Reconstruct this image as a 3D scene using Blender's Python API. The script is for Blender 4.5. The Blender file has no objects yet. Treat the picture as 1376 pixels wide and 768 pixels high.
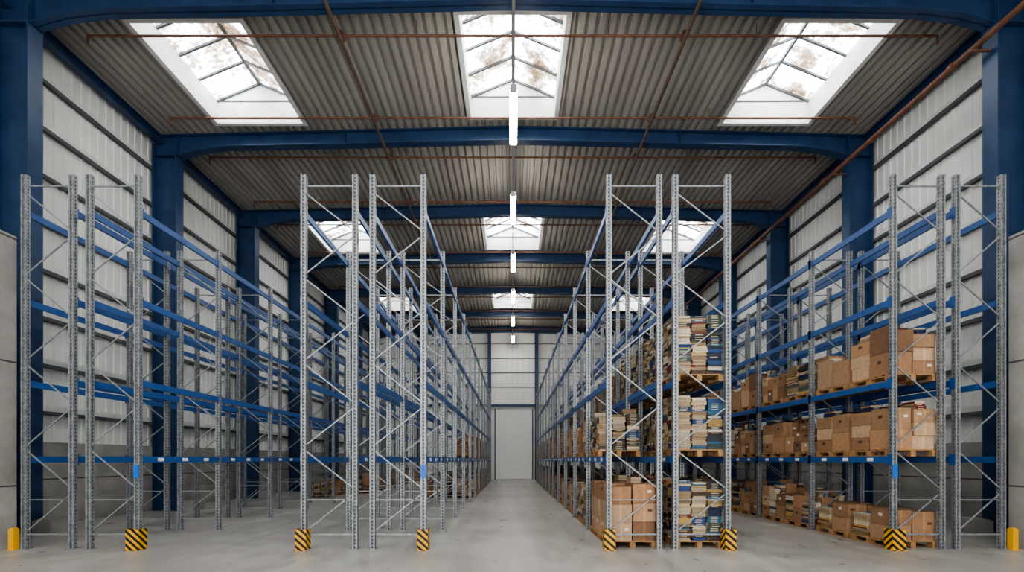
import bpy, math, random
from math import sin, cos, pi
random.seed(7)
scene = bpy.context.scene

# ------------------------------------------------------------------ helpers
def lin(r, g, b):
    f = lambda c: (c/255/12.92) if c/255 <= 0.04045 else ((c/255+0.055)/1.055)**2.4
    return (f(r), f(g), f(b), 1.0)

class MB:
    def __init__(s):
        s.v = []; s.f = []; s.m = []; s.c = []
    def quad(s, pts, mi=0, col=(1,1,1,1)):
        n = len(s.v); s.v += [tuple(p) for p in pts]
        s.f.append(tuple(range(n, n+len(pts)))); s.m.append(mi); s.c.append(col)
    def hexa(s, p, mi=0, col=(1,1,1,1), cols=None):
        n = len(s.v); s.v += [tuple(q) for q in p]
        fs = [(3,2,1,0),(4,5,6,7),(0,1,5,4),(1,2,6,5),(2,3,7,6),(3,0,4,7)]
        for i, f in enumerate(fs):
            s.f.append(tuple(n+k for k in f)); s.m.append(mi)
            s.c.append(cols[i] if cols else col)
    def box(s, x0, x1, y0, y1, z0, z1, mi=0, col=(1,1,1,1), cols=None):
        s.hexa([(x0,y0,z0),(x1,y0,z0),(x1,y1,z0),(x0,y1,z0),
                (x0,y0,z1),(x1,y0,z1),(x1,y1,z1),(x0,y1,z1)], mi, col, cols)
    def rbox(s, cx, cy, z0, w, l, h, a, mi=0, col=(1,1,1,1), cols=None, off=(0,0)):
        P = []
        for z in (z0, z0+h):
            for (dx, dy) in ((-w/2,-l/2),(w/2,-l/2),(w/2,l/2),(-w/2,l/2)):
                dx += off[0]; dy += off[1]
                P.append((cx+dx*cos(a)-dy*sin(a), cy+dx*sin(a)+dy*cos(a), z))
        s.hexa(P, mi, col, cols)
    def bar(s, a, b, w, d, mi=0, col=(1,1,1,1)):
        from mathutils import Vector
        a = Vector(a); b = Vector(b); t = (b-a).normalized()
        up = Vector((0,1,0)) if abs(t.y) < 0.9 else Vector((1,0,0))
        u = t.cross(up).normalized(); v = t.cross(u).normalized()
        P = []
        for q in (a, b):
            for (i, j) in ((-1,-1),(1,-1),(1,1),(-1,1)):
                P.append(q+u*(w/2*i)+v*(d/2*j))
        s.hexa(P, mi, col)
    def tube(s, a, b, r, mi=0, n=10, col=(1,1,1,1)):
        from mathutils import Vector
        a = Vector(a); b = Vector(b); t = (b-a).normalized()
        up = Vector((0,1,0)) if abs(t.y) < 0.9 else Vector((1,0,0))
        u = t.cross(up).normalized(); v = t.cross(u).normalized()
        A = [a+u*r*cos(2*pi*k/n)+v*r*sin(2*pi*k/n) for k in range(n)]
        B = [p+(b-a) for p in A]
        for k in range(n):
            j = (k+1) % n
            s.quad([A[k],A[j],B[j],B[k]], mi, col)
        s.quad(A[::-1], mi, col); s.quad(B, mi, col)
    def mesh(s, name, mats):
        me = bpy.data.meshes.new(name)
        me.from_pydata(s.v, [], s.f)
        for m in mats: me.materials.append(m)
        me.polygons.foreach_set("material_index", s.m)
        ca = me.color_attributes.new("Col", 'FLOAT_COLOR', 'CORNER')
        buf = []
        for f, c in zip(s.f, s.c):
            buf += list(c)*len(f)
        ca.data.foreach_set("color", buf)
        me.update()
        return me
    def obj(s, name, mats, loc=(0,0,0)):
        return add(name, s.mesh(name, mats), loc)

def add(name, me, loc=(0,0,0), rotz=0, parent=None):
    o = bpy.data.objects.new(name, me)
    o.location = loc; o.rotation_euler = (0,0,rotz)
    scene.collection.objects.link(o)
    if parent: o.parent = parent
    return o

# ------------------------------------------------------------------ materials
def mat(name):
    m = bpy.data.materials.new(name); m.use_nodes = True
    nt = m.node_tree; b = nt.nodes["Principled BSDF"]
    return m, nt, b
def N(nt, t, **k):
    n = nt.nodes.new(t)
    for a, v in k.items(): setattr(n, a, v)
    return n
def math_(nt, op, a, b=None, clamp=False):
    n = N(nt, "ShaderNodeMath", operation=op); n.use_clamp = clamp
    for i, q in enumerate((a, b)):
        if q is None: continue
        if isinstance(q, (int, float)): n.inputs[i].default_value = q
        else: nt.links.new(q, n.inputs[i])
    return n.outputs[0]
def ramp(nt, src, stops):
    r = N(nt, "ShaderNodeValToRGB")
    e = r.color_ramp.elements
    e[0].position, e[0].color = stops[0]; e[1].position, e[1].color = stops[-1]
    for p, c in stops[1:-1]:
        k = e.new(p); k.color = c
    nt.links.new(src, r.inputs[0]); return r.outputs[0]
def noise(nt, scale, detail=4, vec=None, rough=0.5):
    n = N(nt, "ShaderNodeTexNoise"); n.inputs["Scale"].default_value = scale
    n.inputs["Detail"].default_value = detail; n.inputs["Roughness"].default_value = rough
    if vec is None:
        g = N(nt, "ShaderNodeNewGeometry"); vec = g.outputs["Position"]
    nt.links.new(vec, n.inputs["Vector"]); return n.outputs["Fac"]
def scaled_pos(nt, s):
    g = N(nt, "ShaderNodeNewGeometry"); m = N(nt, "ShaderNodeVectorMath", operation='MULTIPLY')
    nt.links.new(g.outputs["Position"], m.inputs[0]); m.inputs[1].default_value = s
    return m.outputs[0]
def simple(name, c1, c2, scale=3, rough=0.5, metal=0.0, detail=4):
    m, nt, b = mat(name)
    f = noise(nt, scale, detail)
    nt.links.new(ramp(nt, f, [(0.3, c1), (0.7, c2)]), b.inputs["Base Color"])
    b.inputs["Roughness"].default_value = rough; b.inputs["Metallic"].default_value = metal
    return m
def attr_mat(name, rough=0.7, nscale=20, amt=0.25):
    m, nt, b = mat(name)
    a = N(nt, "ShaderNodeAttribute", attribute_name="Col")
    r = ramp(nt, noise(nt, nscale, 3), [(0.3, (1-amt,)*3+(1,)), (0.7, (1,1,1,1))])
    mx = N(nt, "ShaderNodeMix", data_type='RGBA', blend_type='MULTIPLY'); mx.inputs[0].default_value = 1
    nt.links.new(a.outputs["Color"], mx.inputs[6]); nt.links.new(r, mx.inputs[7])
    nt.links.new(mx.outputs[2], b.inputs["Base Color"]); b.inputs["Roughness"].default_value = rough
    return m
def emis(name, col, st):
    m, nt, b = mat(name)
    b.inputs["Base Color"].default_value = col
    b.inputs["Emission Color"].default_value = col
    b.inputs["Emission Strength"].default_value = st
    return m

M_blue_frame = simple("blue_painted_steel", lin(28,52,86), lin(38,66,104), 2, 0.45, 0.0)
M_blue_beam = simple("blue_rack_beam_paint", lin(34,76,138), lin(44,90,152), 4, 0.4)
M_rust = simple("rusty_brown_pipe", lin(92,60,46), lin(126,84,64), 6, 0.6)
M_rust2 = simple("weathered_grey_brown_pipe", lin(78,64,56), lin(106,84,70), 3, 0.6)
M_white_trim = simple("white_painted_trim", lin(205,205,202), lin(226,226,222), 2, 0.6)
M_door = simple("white_door_panel", lin(240,240,238), lin(248,248,246), 2, 0.5)
M_girt = simple("grey_girt", lin(74,78,82), lin(94,96,98), 3, 0.6)
M_yellow = simple("yellow_paint", lin(220,158,12), lin(232,176,30), 6, 0.5)
M_wood = simple("pallet_wood", lin(134,98,62), lin(170,132,90), 9, 0.8)
M_card = attr_mat("cardboard", 0.85, 12, 0.22)
M_book = attr_mat("book_paper_and_covers", 0.7, 30, 0.15)
M_lampbody = simple("lamp_housing", lin(150,150,150), lin(172,172,172), 2, 0.4)
M_tube = emis("fluorescent_tube", (1.0,0.95,0.86,1), 45)
M_label = simple("label_white", lin(225,225,220), lin(240,240,236), 10, 0.6)
M_tag = simple("blue_tag", lin(15,90,190), lin(25,105,205), 10, 0.5)

# galvanised steel with punched slots (slots only where the Col attribute is black)
M_galv, nt, b = mat("galvanised_steel_upright")
sp = N(nt, "ShaderNodeSeparateXYZ"); tc = N(nt, "ShaderNodeTexCoord")
nt.links.new(tc.outputs["Object"], sp.inputs[0])
fz = math_(nt, 'FRACT', math_(nt, 'MULTIPLY', sp.outputs[2], 13.33))
hole = math_(nt, 'LESS_THAN', math_(nt, 'ABSOLUTE', math_(nt, 'SUBTRACT', fz, 0.5)), 0.27)
at = N(nt, "ShaderNodeAttribute", attribute_name="Col")
hole = math_(nt, 'MULTIPLY', hole, math_(nt, 'SUBTRACT', 1.0, at.outputs["Fac"]))
base = ramp(nt, noise(nt, 14, 5), [(0.3, lin(116,120,124)), (0.7, lin(158,162,165))])
mx = N(nt, "ShaderNodeMix", data_type='RGBA'); nt.links.new(hole, mx.inputs[0])
nt.links.new(base, mx.inputs[6]); mx.inputs[7].default_value = lin(44,46,50)
nt.links.new(mx.outputs[2], b.inputs["Base Color"])
b.inputs["Metallic"].default_value = 0.4; b.inputs["Roughness"].default_value = 0.42

# concrete floor
M_floor, nt, b = mat("polished_concrete_floor")
n1 = noise(nt, 0.35, 6, None, 0.6); n2 = noise(nt, 2.2, 6, scaled_pos(nt, (1.0,0.6,1)), 0.6)
n3 = noise(nt, 0.8, 4, scaled_pos(nt, (3.5,0.12,1)), 0.5)
s = math_(nt, 'ADD', math_(nt, 'ADD', math_(nt, 'MULTIPLY', n1, 0.55), math_(nt, 'MULTIPLY', n2, 0.2)), math_(nt, 'MULTIPLY', n3, 0.25))
c = ramp(nt, s, [(0.36, lin(140,137,131)), (0.5, lin(164,161,155)), (0.62, lin(186,183,176))])
sp = N(nt, "ShaderNodeSeparateXYZ"); g = N(nt, "ShaderNodeNewGeometry"); nt.links.new(g.outputs["Position"], sp.inputs[0])
jy = math_(nt, 'LESS_THAN', math_(nt, 'ABSOLUTE', math_(nt, 'SUBTRACT', math_(nt, 'FRACT', math_(nt,'DIVIDE', math_(nt,'ADD',sp.outputs[1],1.0), 5.35)), 0.5)), 0.0016)
mx = N(nt, "ShaderNodeMix", data_type='RGBA'); nt.links.new(jy, mx.inputs[0])
nt.links.new(c, mx.inputs[6]); mx.inputs[7].default_value = lin(108,107,103)
nt.links.new(mx.outputs[2], b.inputs["Base Color"])
nt.links.new(ramp(nt, n2, [(0.3,(0.26,)*3+(1,)),(0.7,(0.40,)*3+(1,))]), b.inputs["Roughness"])

# concrete wall panels
M_conc, nt, b = mat("precast_concrete")
n1 = noise(nt, 0.9, 7, None, 0.65)
c = ramp(nt, n1, [(0.3, lin(130,128,124)), (0.7, lin(168,166,161))])
sp = N(nt, "ShaderNodeSeparateXYZ"); g = N(nt, "ShaderNodeNewGeometry"); nt.links.new(g.outputs["Position"], sp.inputs[0])
jz = math_(nt, 'LESS_THAN', math_(nt, 'ABSOLUTE', math_(nt, 'SUBTRACT', math_(nt, 'FRACT', math_(nt,'DIVIDE', math_(nt,'ADD',sp.outputs[2],0.0), 2.55)), 0.5)), 0.007)
mx = N(nt, "ShaderNodeMix", data_type='RGBA'); nt.links.new(jz, mx.inputs[0])
nt.links.new(c, mx.inputs[6]); mx.inputs[7].default_value = lin(70,69,67)
nt.links.new(mx.outputs[2], b.inputs["Base Color"]); b.inputs["Roughness"].default_value = 0.8

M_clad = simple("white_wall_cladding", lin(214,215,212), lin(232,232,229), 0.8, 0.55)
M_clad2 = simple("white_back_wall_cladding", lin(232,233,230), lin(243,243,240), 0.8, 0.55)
# roof deck
M_roof, nt, b = mat("corrugated_roof_deck")
n1 = noise(nt, 1.2, 5, scaled_pos(nt, (1,0.25,1)))
nt.links.new(ramp(nt, n1, [(0.3, lin(150,146,139)), (0.7, lin(174,170,162))]), b.inputs["Base Color"])
b.inputs["Roughness"].default_value = 0.5

# dirty skylight glass (daylight glowing through)
M_glass, nt, b = mat("weathered_skylight_glazing")
n1 = noise(nt, 0.9, 8, None, 0.7); n2 = noise(nt, 7, 5, None, 0.6)
s = math_(nt, 'ADD', math_(nt, 'MULTIPLY', n1, 0.75), math_(nt, 'MULTIPLY', n2, 0.25))
c = ramp(nt, s, [(0.38, (0.035,0.022,0.012,1)), (0.44, (0.10,0.078,0.058,1)), (0.48, (0.22,0.20,0.18,1)), (0.53, (0.85,0.92,0.96,1)), (0.8, (1,1,1,1))])
nt.links.new(c, b.inputs["Base Color"]); nt.links.new(c, b.inputs["Emission Color"])
b.inputs["Emission Strength"].default_value = 14

# chevrons
M_chev, nt, b = mat("yellow_black_chevron")
sp = N(nt, "ShaderNodeSeparateXYZ"); tc = N(nt, "ShaderNodeTexCoord")
nt.links.new(tc.outputs["Object"], sp.inputs[0])
k = math_(nt, 'ADD', sp.outputs[2], math_(nt, 'ADD', math_(nt,'MULTIPLY',sp.outputs[0],0.9), math_(nt,'MULTIPLY',sp.outputs[1],0.9)))
st = math_(nt, 'LESS_THAN', math_(nt, 'FRACT', math_(nt, 'MULTIPLY', k, 7.2)), 0.5)
mx = N(nt, "ShaderNodeMix", data_type='RGBA'); nt.links.new(st, mx.inputs[0])
mx.inputs[6].default_value = lin(226,166,18); mx.inputs[7].default_value = lin(20,20,20)
nt.links.new(mx.outputs[2], b.inputs["Base Color"]); b.inputs["Roughness"].default_value = 0.5

# ------------------------------------------------------------------ shell
W = 13.0; YB = 44.6; YF = -3.7
FR0 = 12.35; SP = 5.35
frames = [FR0+SP*i for i in range(-3, 7)]
def rz(x): return 13.78 - 0.3*abs(x)/12.0

m = MB(); m.box(-W-0.2, W+0.2, YF, YB+0.2, -0.2, 0); m.obj("floor", [M_floor])

def ribbed_wall(name, X, sgn):
    m = MB(); prof = []
    y = YF; 
    while y < YB:
        for dy, dx in ((0,0),(0.17,0),(0.19,0.025),(0.28,0.025),(0.30,0)):
            if y+dy <= YB: prof.append((y+dy, dx))
        y += 0.30
    prof.append((YB, 0))
    for (a, da), (b_, db) in zip(prof, prof[1:]):
        if b_-a < 1e-5: continue
        m.quad([(X-sgn*da, a, 0), (X-sgn*db, b_, 0), (X-sgn*db, b_, 13.9), (X-sgn*da, a, 13.9)])
    m.quad([(X+sgn*0.15, YF, 0), (X+sgn*0.15, YB, 0), (X+sgn*0.15, YB, 13.9), (X+sgn*0.15, YF, 13.9)])
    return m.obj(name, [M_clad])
ribbed_wall("wall_left", -W, -1); ribbed_wall("wall_right", W, 1)

for sgn, nm in ((-1, "left"), (1, "right")):
    m = MB()
    for z in (12.2, 10.9, 9.6, 8.3, 7.0, 5.7, 4.4, 3.1):
        x0, x1 = sorted((sgn*(W-0.03), sgn*(W-0.16)))
        m.box(x0, x1, YF, YB-0.05, z-0.05, z+0.05, 0)
        x0, x1 = sorted((sgn*(W-0.03), sgn*(W-0.09)))
        m.box(x0, x1, YF, YB-0.05, z+0.05, z+0.22, 1)
    m.obj("trim_girts_"+nm, [M_girt, M_white_trim])
    m = MB()
    x0, x1 = sorted((sgn*(W-0.03), sgn*(W-0.15)))
    m.box(x0, x1, 10.4, YB-0.05, 0, 2.3)
    m.obj("wall_lower_concrete_"+nm, [M_conc])
    m = MB()
    x0, x1 = sorted((sgn*(W-0.03), sgn*10.3))
    m.box(x0, x1, YF, 10.2, 0, 6.44)
    m.obj("wall_concrete_block_"+nm, [M_conc])
    m = MB()
    x0, x1 = sorted((sgn*12.55, sgn*12.8))
    m.box(x0, x1, YF, YB-0.05, 13.12, 13.16); m.box(x0, x1, YF, YB-0.05, 13.38, 13.42)
    m.box(x0+0.11, x1-0.11, YF, YB-0.05, 13.16, 13.38)
    m.obj("trim_eaves_beam_"+nm, [M_blue_frame])

# back wall
m = MB()
x = -W
while x < W-0.01:
    x1 = min(x+0.5, W)
    m.quad([(x, YB, 0), (x1-0.03, YB, 0), (x1-0.03, YB, 13.9), (x, YB, 13.9)])
    m.quad([(x1-0.03, YB, 0), (x1, YB+0.03, 0), (x1, YB+0.03, 13.9), (x1-0.03, YB, 13.9)])
    m.quad([(x1, YB+0.03, 0), (x1, YB, 0), (x1, YB, 13.9), (x1, YB+0.03, 13.9)])
    x = x1
m.quad([(-W,YB+0.15,0),(W,YB+0.15,0),(W,YB+0.15,13.9),(-W,YB+0.15,13.9)])
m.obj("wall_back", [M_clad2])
m = MB()
for z in (8.4, 9.7, 11.0, 12.3):
    m.box(-W+0.2, W-0.2, YB-0.06, YB-0.005, z-0.03, z+0.03, 0)
m.obj("trim_back_girts", [M_girt])
m = MB()
for x in (-8.5, -2.1, 2.15, 8.5):
    m.box(x-0.15, x+0.15, YB-0.36, YB-0.33, 0, 13.2); m.box(x-0.15, x+0.15, YB-0.12, YB-0.09, 0, 13.2)
    m.box(x-0.02, x+0.02, YB-0.33, YB-0.12, 0, 13.2)
m.box(-W+0.2, W-0.2, YB-0.3, YB-0.1, 6.6, 6.8)
m.obj("wall_back_steel_posts", [M_blue_frame])
# sectional door
m = MB()
for i in range(9):
    m.box(-1.55, 1.75, YB-0.08, YB-0.02, 0.05+i*0.7, 0.05+i*0.7+0.69, 0)
m.box(-1.65, -1.55, YB-0.1, YB-0.01, 0, 6.4, 1); m.box(1.75, 1.85, YB-0.1, YB-0.01, 0, 6.4, 1)
m.obj("door_1", [M_door, M_girt])

# ------------------------------------------------------------------ roof with skylight openings
SKX = [(-10.22, -7.27), (-1.44, 1.44), (7.27, 10.22)]
SKB = [-2, 0, 2, 4]
profx = []
x = -W
while x < W:
    for dx, h in ((0,0),(0.14,0),(0.165,0.09),(0.255,0.09),(0.28,0)):
        profx.append((x+dx, h))
    x += 0.28
profx = [p for p in profx if p[0] <= W]
def ph(x):
    u = (x+W) % 0.28
    if u < 0.14: return 0
    if u < 0.165: return (u-0.14)/0.025*0.09
    if u < 0.255: return 0.09
    return (0.28-u)/0.025*0.09
def roof_strip(m, x0, x1, y0, y1):
    xs = [x0]+[p[0] for p in profx if x0+1e-4 < p[0] < x1-1e-4]+[x1]
    for a, b_ in zip(xs, xs[1:]):
        if b_-a < 1e-4: continue
        za = rz(a)+ph(a+1e-6); zb = rz(b_)+ph(b_-1e-6)
        m.quad([(a,y0,za),(a,y1,za),(b_,y1,zb),(b_,y0,zb)])
m = MB()
sky = []
for i in range(-3, 6):
    y0 = FR0+SP*i; y1 = min(y0+SP, YB)
    if i in SKB:
        a, b_ = y0+0.75, y0+4.65
        roof_strip(m, -W, W, y0, a); roof_strip(m, -W, W, b_, y1)
        ex = [-W]+[q for s_ in SKX for q in s_]+[W]
        for k in range(0, len(ex), 2): roof_strip(m, ex[k], ex[k+1], a, b_)
        for s_ in SKX: sky.append((s_[0], s_[1], a, b_))
    else:
        roof_strip(m, -W, W, y0, y1)
if FR0+SP*6 < YB+0.19: roof_strip(m, -W, W, FR0+SP*6, YB+0.2)
m.obj("ceiling", [M_roof])

wn = 0
for (x0, x1, y0, y1) in sky:
    wn += 1
    m = MB()
    zb = min(rz(x0), rz(x1))-0.06; zt = max(rz(x0), rz(x1))+0.62; t = 0.06
    m.box(x0-t, x0, y0-t, y1+t, zb, zt, 0); m.box(x1, x1+t, y0-t, y1+t, zb, zt, 0)
    m.box(x0, x1, y0-t, y0, zb, zt, 0); m.box(x0, x1, y1, y1+t, zb, zt, 0)
    f = 0.14
    m.box(x0-f, x0, y0-f, y1+f, zb-0.02, zb, 0); m.box(x1, x1+f, y0-f, y1+f, zb-0.02, zb, 0)
    m.box(x0, x1, y0-f, y0, zb-0.02, zb, 0); m.box(x0, x1, y1, y1+f, zb-0.02, zb, 0)
    xc = (x0+x1)/2; zr = zt+0.62
    m.quad([(x0,y0,zt),(xc,y0,zr),(xc,y1,zr),(x0,y1,zt)], 1)
    m.quad([(xc,y0,zr),(x1,y0,zt),(x1,y1,zt),(xc,y1,zr)], 1)
    m.quad([(x0,y0,zt),(x1,y0,zt),(xc,y0,zr)], 0); m.quad([(x0,y1,zt),(xc,y1,zr),(x1,y1,zt)], 0)
    m.bar((xc,y0,zr-0.05),(xc,y1,zr-0.05),0.09,0.08,2)
    # joint line between curb and gable panel, both ends
    m.box(x0, x1, y1-0.03, y1, zt-0.03, zt+0.01, 2); m.box(x0, x1, y0, y0+0.03, zt-0.03, zt+0.01, 2)
    nb = 4
    for k in range(nb+1):
        y = y0+0.03+(y1-y0-0.06)*k/nb
        m.bar((x0,y,zt-0.03),(xc,y,zr-0.05),0.06,0.07,2); m.bar((xc,y,zr-0.05),(x1,y,zt-0.03),0.06,0.07,2)
    m.obj("window_%d" % wn, [M_white_trim, M_glass, M_girt])

# ------------------------------------------------------------------ portal frames
def portal():
    m = MB()
    st = [(12.9,12.3),(12.0,12.68),(11.2,12.9),(10.2,13.02),(6.0,None),(0,None)]
    def zb(x, z): return z if z is not None else 13.75-0.3*x/12-0.5
    top = lambda x: 13.75-0.3*x/12-0.01
    hw = 0.16
    for sg in (-1, 1):
        for (xa, za), (xb, zb_) in zip(st, st[1:]):
            A, B = zb(xa, za), zb(xb, zb_)
            if xa > 12: A = B = 12.68
            def pl(y0, y1, a0, a1, b0, b1):
                P = [(sg*xa,y0,a0),(sg*xb,y0,b0),(sg*xb,y1,b0),(sg*xa,y1,a0),
                     (sg*xa,y0,a1),(sg*xb,y0,b1),(sg*xb,y1,b1),(sg*xa,y1,a1)]
                m.hexa(P, 0)
            pl(-0.02, 0.02, A, top(xa), B, top(xb))
            pl(-hw, hw, A, A+0.035, B, B+0.035)
            pl(-hw, hw, top(xa)-0.035, top(xa), top(xb)-0.035, top(xb))
        for xs in (12.0, 6.0, 0.12):
            m.box(sg*xs-0.012, sg*xs+0.012, -hw+0.01, hw-0.01, (12.7 if xs==12.0 else 13.3-0.025*xs), top(xs)-0.03)
        for (a, b_) in ((12.0, 12.04), (12.82, 12.86)):
            x0, x1 = sorted((sg*a, sg*b_)); m.box(x0, x1, -0.2, 0.2, 0.03, 13.1)
        x0, x1 = sorted((sg*12.04, sg*12.82)); m.box(x0, x1, -0.02, 0.02, 0.03, 13.1)
        x0, x1 = sorted((sg*11.95, sg*12.84)); m.box(x0, x1, -0.24, 0.24, 0.0, 0.03)
        m.box(x0+0.12, x1-0.05, -0.19, 0.19, 12.66, 12.69)
    return m.mesh("portal_frame", [M_blue_frame])
pm = portal()
for y in frames:
    if y > 44: y = 44.1
    add("portal_frame", pm, (0, y, 0))
for y in frames:
    if y > 12 and y < 44:
        for sg in (-1, 1):
            m = MB(); 
            x0, x1 = sorted((sg*11.3, sg*11.75))
            m.box(x0, x1, y-0.35, y+0.35, 0, 0.32)
            m.box(x0+0.04, x1-0.04, y-0.31, y+0.31, 0.32, 0.35)
            m.obj("concrete_plinth", [M_conc])

# ------------------------------------------------------------------ pipes
m = MB()
for i in range(-2, 6):
    for off in (0.95, 4.15):
        y = FR0+SP*i+off; z = 13.28
        m.tube((-11.5, y, z), (11.5, y, z), 0.034)
        for sg in (-1, 1):
            m.tube((sg*11.5, y, z-0.22), (sg*11.5, y, z+0.02), 0.03)
            m.tube((sg*4.63, y-0.12, z), (sg*4.63, y+0.12, z), 0.08)
            for hx in (2.6, 6.6):
                m.tube((sg*hx, y, z), (sg*hx, y, rz(hx)), 0.01, n=6)
for sg in (-1, 1):
    m.tube((sg*4.63, 2, 13.12), (sg*4.63, 43.5, 13.12), 0.05, 1)
m.obj("sprinkler_pipework", [M_rust, M_rust2])
m = MB()
m.tube((11.65, YF+0.2, 12.2), (11.65, 43.6, 12.2), 0.075)
for y in frames[1:-1]:
    m.box(11.5, 12.02, y-0.03, y+0.03, 12.07, 12.11)
    m.tube((11.65, y+0.6, 12.2), (11.65, y+0.75, 12.2), 0.11)
m.obj("sprinkler_main_pipe", [M_rust])

# ------------------------------------------------------------------ lamps on conduit
m = MB()
m.tube((0.02, -2, 12.42), (0.02, 43.6, 12.42), 0.04)
for i in range(-2, 7):
    y = FR0+SP*i
    m.tube((0.02, min(y, 44.1), 12.42), (0.02, min(y, 44.1), 13.24), 0.012, n=6)
m.obj("lighting_conduit", [M_lampbody])
m = MB()
L = 2.4
m.hexa([(-0.05,-L/2,0.0),(0.05,-L/2,0.0),(0.05,L/2,0.0),(-0.05,L/2,0.0),
        (-0.09,-L/2,0.1),(0.09,-L/2,0.1),(0.09,L/2,0.1),(-0.09,L/2,0.1)], 0)
for q in (-0.06, 0.06):
    m.tube((q,-L/2+0.05,-0.045),(q,L/2-0.05,-0.045),0.055,1)
m.box(-0.1,0.1,-L/2,-L/2+0.05,-0.1,0.0,0); m.box(-0.1,0.1,L/2-0.05,L/2,-0.1,0.0,0)
for s_ in (-0.7, 0.7): m.tube((0,s_,0.1),(0,s_,0.16),0.012,0,6)
lm = m.mesh("fluorescent_lamp", [M_lampbody, M_tube])
for i in range(-2, 6):
    add("fluorescent_lamp", lm, (0.02, 14.95+SP*1.02*i, 12.22))

# ------------------------------------------------------------------ racks
LV = [1.82, 3.37, 5.03, 6.85]
Y0 = 10.0; BAY = 2.72; NB = 11
def rack(x0, x1, side, labels=False):
    m = MB(); HO = (0,0,0,1); NO = (1,1,1,1)
    u = 0.105
    for k in range(NB+1):
        y = Y0+BAY*k; H = 7.6 if k == 0 else 7.2
        for xa in (x0, x1-u):
            m.box(xa, xa+0.032, y-0.05, y-0.042, 0.0, H, 0, NO)
            m.box(xa+u-0.032, xa+u, y-0.05, y-0.042, 0.0, H, 0, NO)
            m.box(xa+0.029, xa+0.032, y-0.042, y-0.02, 0.0, H, 0, NO)
            m.box(xa+u-0.032, xa+u-0.029, y-0.042, y-0.02, 0.0, H, 0, NO)
            m.box(xa+0.032, xa+u-0.032, y-0.023, y-0.02, 0.0, H, 0, NO)
            m.box(xa+0.038, xa+u-0.038, y-0.025, y-0.023, 0.0, H, 0, HO)
            for xs in (xa, xa+u-0.006):
                m.box(xs, xs+0.006, y-0.042, y-0.012, 0.0, H, 0, NO)
                m.box(xs, xs+0.006, y-0.012, y+0.012, 0.0, H, 0, HO)
                m.box(xs, xs+0.006, y+0.012, y+0.05, 0.0, H, 0, NO)
            m.box(xa+0.006, xa+0.03, y+0.044, y+0.05, 0.0, H, 0, NO)
            m.box(xa+u-0.03, xa+u-0.006, y+0.044, y+0.05, 0.0, H, 0, NO)
            m.box(xa-0.03, xa+u+0.03, y-0.09, y+0.09, 0.0, 0.012, 0, NO)
        xi0, xi1 = x0+u*0.5, x1-u*0.5
        m.bar((xi0, y, 0.3), (xi1, y, 0.3), 0.03, 0.025, 0, NO)
        m.bar((xi0, y, H-0.22), (xi1, y, H-0.22), 0.03, 0.025, 0, NO)
        n = 8; z0 = 0.34; dz = (H-0.28-z0)/n
        for j in range(n):
            a, b_ = (xi0, xi1) if j % 2 == 0 else (xi1, xi0)
            m.bar((a, y, z0+dz*j), (b_, y, z0+dz*(j+1)-0.06), 0.024, 0.02, 0, NO)
        m.bar((xi0, y, 1.0), (xi1, y, 1.0), 0.024, 0.02, 0, NO)
    for k in range(NB):
        ya = Y0+BAY*k+0.055; yb = Y0+BAY*(k+1)-0.05
        for z in LV:
            for xa in (x0+0.01, x1-0.06):
                m.box(xa, xa+0.05, ya, yb, z-0.065, z+0.065, 1)
                out = xa-0.0175 if xa < (x0+x1)/2 else xa+0.0515
                m.box(out, out+0.006, ya-0.1, ya+0.03, z-0.11, z+0.11, 1)
                m.box(out, out+0.006, yb-0.03, yb+0.09, z-0.11, z+0.11, 1)
        fx = x1-0.008 if side > 0 else x0+0.002
        for q in (0.2, 0.5, 0.8):
            yy = ya+(yb-ya)*q
            m.box(fx-0.0, fx+0.006, yy-0.09, yy+0.09, 1.82-0.035, 1.82+0.035, 2)
    xt = x1-u if side > 0 else x0
    if labels:
        m.box(xt+0.0, xt+u, Y0-0.062, Y0-0.052, 1.45, 1.72, 3)
    return m.obj("pallet_rack", [M_galv, M_blue_beam, M_label, M_tag])
R = dict(A=(-9.97,-8.90), B=(-8.66,-7.57), C=(-4.30,-3.15), D=(-2.90,-1.76),
         E=(1.90,3.03), F=(3.25,4.42), G=(7.69,8.77), H=(8.97,10.0))
for k, (a, b_) in R.items():
    rack(a, b_, 1 if a < 0 else -1, k in "BDG")

def guard(x, y, w=0.24, h=0.42):
    m = MB()
    m.box(-w/2, w/2, -0.11, -0.10, 0, h, 0)
    m.box(-w/2, -w/2+0.01, -0.10, 0.12, 0, h, 0)
    m.box(w/2-0.01, w/2, -0.10, 0.12, 0, h, 0)
    m.box(-w/2, w/2, -0.15, -0.11, 0, 0.012, 0)
    m.obj("rack_corner_guard", [M_chev], (x, y, 0))
for x in (R['B'][1]-0.05, R['C'][0]+0.05, R['D'][1]-0.05, R['E'][0]+0.05, R['F'][1]-0.05, R['G'][0]+0.05):
    guard(x, Y0-0.06, 0.27 if abs(x) > 6 else 0.22)
for x in (-10.10, 10.12):
    m = MB(); m.box(-0.055, 0.055, -0.06, 0.06, 0, 0.42); m.box(-0.04,0.04,-0.045,0.045,0.42,0.44); m.box(-0.08,0.08,-0.09,0.09,0,0.012)
    m.obj("yellow_guard_post", [M_yellow], (x, Y0-0.06, 0))

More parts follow.
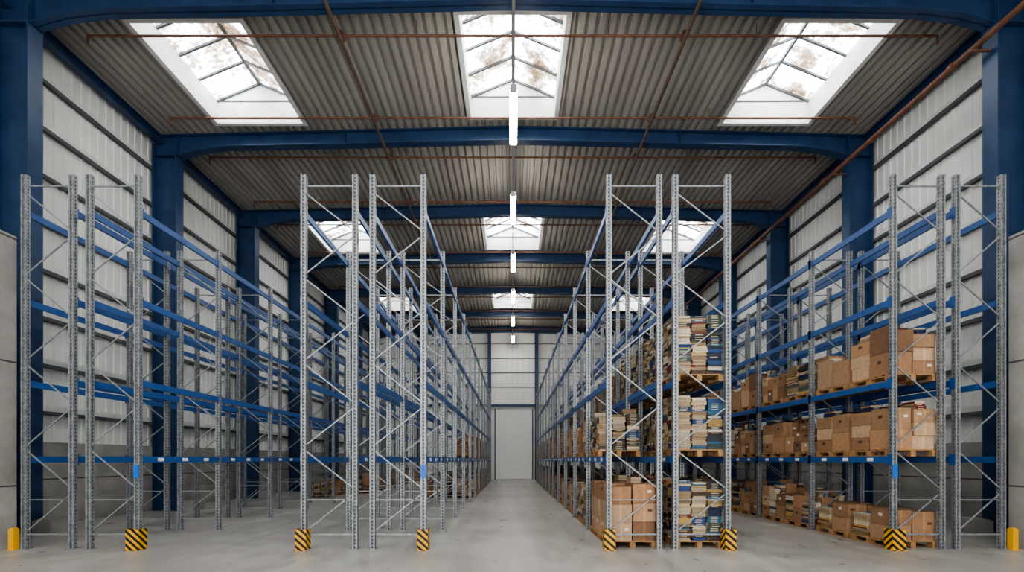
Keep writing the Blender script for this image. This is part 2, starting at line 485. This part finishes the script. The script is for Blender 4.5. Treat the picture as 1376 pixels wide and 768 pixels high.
# ------------------------------------------------------------------ pallet loads
rnd = random.Random(11)
CARD = [lin(172,132,98), lin(160,120,88), lin(184,146,112), lin(148,112,82), lin(176,138,104), lin(134,100,74), lin(190,158,126)]
COV = [lin(170,158,138), lin(30,44,74), lin(110,40,34), lin(36,36,38), lin(190,182,164), lin(140,110,74), lin(56,84,110),
       lin(90,58,40), lin(180,148,84), lin(60,72,58), lin(40,66,112), lin(90,90,90), lin(150,138,118), lin(70,50,38)]
DARK = [lin(24,36,62), lin(30,30,34), lin(34,62,108), lin(40,86,116), lin(80,42,36), lin(60,48,42), lin(190,184,170), lin(52,64,60), lin(150,124,74), lin(40,44,52)]
PAGE = [lin(196,178,148), lin(176,156,126), lin(206,192,168), lin(158,138,108), lin(140,116,88)]
def pallet(m, w=0.98, l=1.2):
    for i in range(6):
        y = -l/2+0.07+i*(l-0.14)/5
        m.box(-w/2, w/2, y-0.055, y+0.055, 0.122, 0.144, 0)
    for x in (-w/2+0.05, 0, w/2-0.05):
        m.box(x-0.05, x+0.05, -l/2, l/2, 0.1, 0.122, 0)
        for y in (-l/2+0.07, 0, l/2-0.07): m.box(x-0.05, x+0.05, y-0.07, y+0.07, 0.022, 0.1, 0)
        m.box(x-0.05, x+0.05, -l/2, l/2, 0.0, 0.022, 0)
def cbox(m, cx, cy, z, w, l, h, a, top=False):
    c = rnd.choice(CARD); j = rnd.uniform(0.72, 1.15); c = tuple(q*j for q in c[:3])+(1,)
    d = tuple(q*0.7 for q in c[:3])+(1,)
    if top and rnd.random() < 0.35 and h > 0.2:
        t = 0.008
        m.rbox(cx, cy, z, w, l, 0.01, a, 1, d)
        for off, ww, ll in (((-w/2+t/2,0),t,l),((w/2-t/2,0),t,l),((0,-l/2+t/2),w-2*t,t),((0,l/2-t/2),w-2*t,t)):
            m.rbox(cx, cy, z+0.01, ww, ll, h-0.01, a, 1, c, off=off)
        bookcol(m, cx, cy, z+0.012, w*0.8, l*0.8, h*rnd.uniform(.8,1.1))
        m.rbox(cx, cy, z+h, t, l*0.95, 0.10, a, 1, c, off=(w/2-t/2,0))
        return
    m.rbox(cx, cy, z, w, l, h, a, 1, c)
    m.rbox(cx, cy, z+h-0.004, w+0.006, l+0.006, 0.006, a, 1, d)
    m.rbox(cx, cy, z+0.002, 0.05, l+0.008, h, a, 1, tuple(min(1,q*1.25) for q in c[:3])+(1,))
    if rnd.random() < 0.6:
        s_ = rnd.choice((-1, 1))
        m.rbox(cx, cy, z+h*0.55, w+0.012, 0.1, 0.06, a, 1, lin(216,212,202) if rnd.random()<0.4 else tuple(q*0.25 for q in c[:3])+(1,))
        m.rbox(cx, cy, z+h*0.55, 0.09, l+0.012, 0.05, a, 1, lin(218,214,204) if rnd.random()<0.3 else tuple(q*0.25 for q in c[:3])+(1,), off=(w*0.25*s_,0))
def bookcol(m, cx, cy, z, w, l, h, spine=None):
    t = 0
    run = 0
    while t < h:
        if run <= 0:
            run = rnd.randint(1, 4); c = rnd.choice(DARK if spine is not None else COV); p = rnd.choice(PAGE)
            side = spine if spine is not None else rnd.choice((2,3,4,5,5,3)); bt = rnd.uniform(0.018, 0.048)
            full = rnd.random() < 0.25; ws, ls = rnd.uniform(0.82, 0.99), rnd.uniform(0.82, 0.99); lab = rnd.random() < .6
        run -= 1
        th = bt; j = rnd.uniform(.75, 1.1)
        ww = w*ws; ll = l*ls
        pp = tuple(q*j for q in p[:3])+(1,)
        cols = [c, c, pp, pp, pp, pp]; cols[side] = c
        if full: cols = [c]*6
        a = rnd.uniform(-.08,.08); bx = cx+rnd.uniform(-.012,.012); by = cy+rnd.uniform(-.012,.012)
        m.rbox(bx, by, z+t, ww, ll, th-0.002, a, 2, pp, cols)
        if (side == 2 or full) and lab and th > 0.024:
            m.rbox(bx, by, z+t+th*.3, ww*.5, 0.003, th*.35, a, 2, lin(180,170,144), off=(0,-ll/2))
        t += th
def load_boxes(h, big=False, mix=0.0):
    m = MB(); pallet(m)
    nx, ny = (2, 2) if big else rnd.choice(((2,3),(2,4),(3,3)))
    cw, cl = 0.96/nx, 1.18/ny
    for i in range(nx):
        for j in range(ny):
            cx = -0.48+cw*(i+.5); cy = -0.59+cl*(j+.5); z = 0.146
            hh = h*rnd.uniform(0.85 if big else 0.66, 1.0)
            if rnd.random() < mix:
                bookcol(m, cx-cw*.24, cy, z, cw*.48, cl*.9, hh*rnd.uniform(.6,1)); bookcol(m, cx+cw*.24, cy, z, cw*.48, cl*.9, hh*rnd.uniform(.6,1)); continue
            nl = max(1, round(hh/((0.40 if big else 0.28)*rnd.uniform(.8,1.3))))
            for q in range(nl):
                bh = hh/nl*rnd.uniform(0.94,1.0)
                cbox(m, cx+rnd.uniform(-.008,.008), cy+rnd.uniform(-.008,.008), z, cw*rnd.uniform(.88,.985), cl*rnd.uniform(.88,.985), bh-0.004, rnd.uniform(-.03,.03), q == nl-1)
                z += bh
            if rnd.random() < 0.2: bookcol(m, cx, cy, z, cw*.5, cl*.7, rnd.uniform(.08,.22))
    return m.mesh("pallet_of_cardboard_boxes", [M_wood, M_card, M_book])
def load_books(h, ragged=0.15, spines=False):
    m = MB(); pallet(m)
    nx, ny = rnd.choice(((4,5),(3,5),(3,4))) if not spines else (3,4)
    cw, cl = 0.97/nx, 1.18/ny
    for i in range(nx):
        for j in range(ny):
            bookcol(m, -0.485+cw*(i+.5), -0.59+cl*(j+.5), 0.146, cw, cl, h*rnd.uniform(1-ragged, 1.0), 2 if (spines and i == nx-1) else None)
    return m.mesh("pallet_of_books", [M_wood, M_card, M_book])
BX = {k: [load_boxes(h, big, mix) for (big, mix) in ((True,0),(False,.1),(False,.3),(True,.25),(False,0),(False,.5))] for k, h in (('lo',0.66),('mid',1.0),('hi',1.22))}
BK = {k: [load_books(h, r) for r in (.08,.2,.4)] for k, h in (('lo',0.6),('mid',1.0),('hi',1.25))}
FRONT = [load_books(1.25, .1, True), load_books(1.12, .1, True), load_books(1.25, .08, True)]

def put(rk, k, slot, level, me, fixed=False):
    x0, x1 = R[rk]; xc = (x0+x1)/2
    y = Y0+BAY*k+0.085+0.6+slot*1.275
    z = 0.002 if level == 0 else LV[level-1]+0.067
    nm = me.name.split('.')[0]
    add(nm, me, (xc, y, z), rotz=(pi if (not fixed and rnd.random() < .5) else 0))
for k in range(NB):
    for s_ in (0, 1):
        first = (k == 0); ff = first and s_ == 0
        put('E', k, s_, 0, BX['hi'][0] if first else rnd.choice(BX['hi']+BX['mid']+BK['mid']), ff)
        if not ff:
            put('E', k, s_, 1, BK['mid'][2] if first else rnd.choice(BX['mid']+BK['mid']+BX['mid']))
        put('F', k, s_, 0, FRONT[0] if first else rnd.choice(BK['hi']+BX['hi']), ff)
        put('F', k, s_, 1, FRONT[1] if ff else rnd.choice(BK['mid']+BX['mid']), ff)
        put('F', k, s_, 2, FRONT[2] if ff else rnd.choice(BK['hi']+BX['hi']+BX['hi']), ff)
        put('G', k, s_, 0, BX['lo'][3] if first else rnd.choice(BX['lo']+BK['mid']+BK['mid']+BX['mid']))
        put('G', k, s_, 1, BX['mid'][0] if ff else rnd.choice(BX['mid']+BX['lo'][:3]+BK['lo'][:1]+BX['mid']), ff)
        put('G', k, s_, 2, BX['mid'][0] if ff else rnd.choice(BX['mid']+BX['mid']+BX['lo'][:2]))
        if k >= 5:
            put('D', k, s_, 0, rnd.choice(BX['mid']+BK['mid']+BX['lo']))
            if rnd.random() < .7: put('D', k, s_, 1, rnd.choice(BX['mid']+BK['mid']))
            put('C', k, s_, 0, rnd.choice(BX['mid']+BK['mid']))
        if k >= 6 and rnd.random() < .8:
            put('B', k, s_, 0, rnd.choice(BX['lo']+BK['lo']+BX['mid']))
        if k in (5,): put('A', k, s_, 0, rnd.choice(BX['lo']+BK['lo']))

# ------------------------------------------------------------------ light
w = bpy.data.worlds.new("World"); scene.world = w; w.use_nodes = True
bg = w.node_tree.nodes["Background"]
bg.inputs[0].default_value = (1.0, 0.985, 0.965, 1); bg.inputs[1].default_value = 3.6

scene.view_settings.view_transform = 'AgX'
scene.view_settings.look = 'AgX - Medium High Contrast'
scene.view_settings.exposure = 0.08

# ------------------------------------------------------------------ camera
cd = bpy.data.cameras.new("Camera"); cam = bpy.data.objects.new("Camera", cd)
scene.collection.objects.link(cam); scene.camera = cam
cam.location = (0, 0, 1.82); cam.rotation_euler = (pi/2, 0, 0)
cd.sensor_width = 36; cd.lens = 36*660/1376
cd.shift_y = (617-384)/1376; cd.shift_x = -0.0007
cd.clip_end = 200; cd.clip_start = 0.05
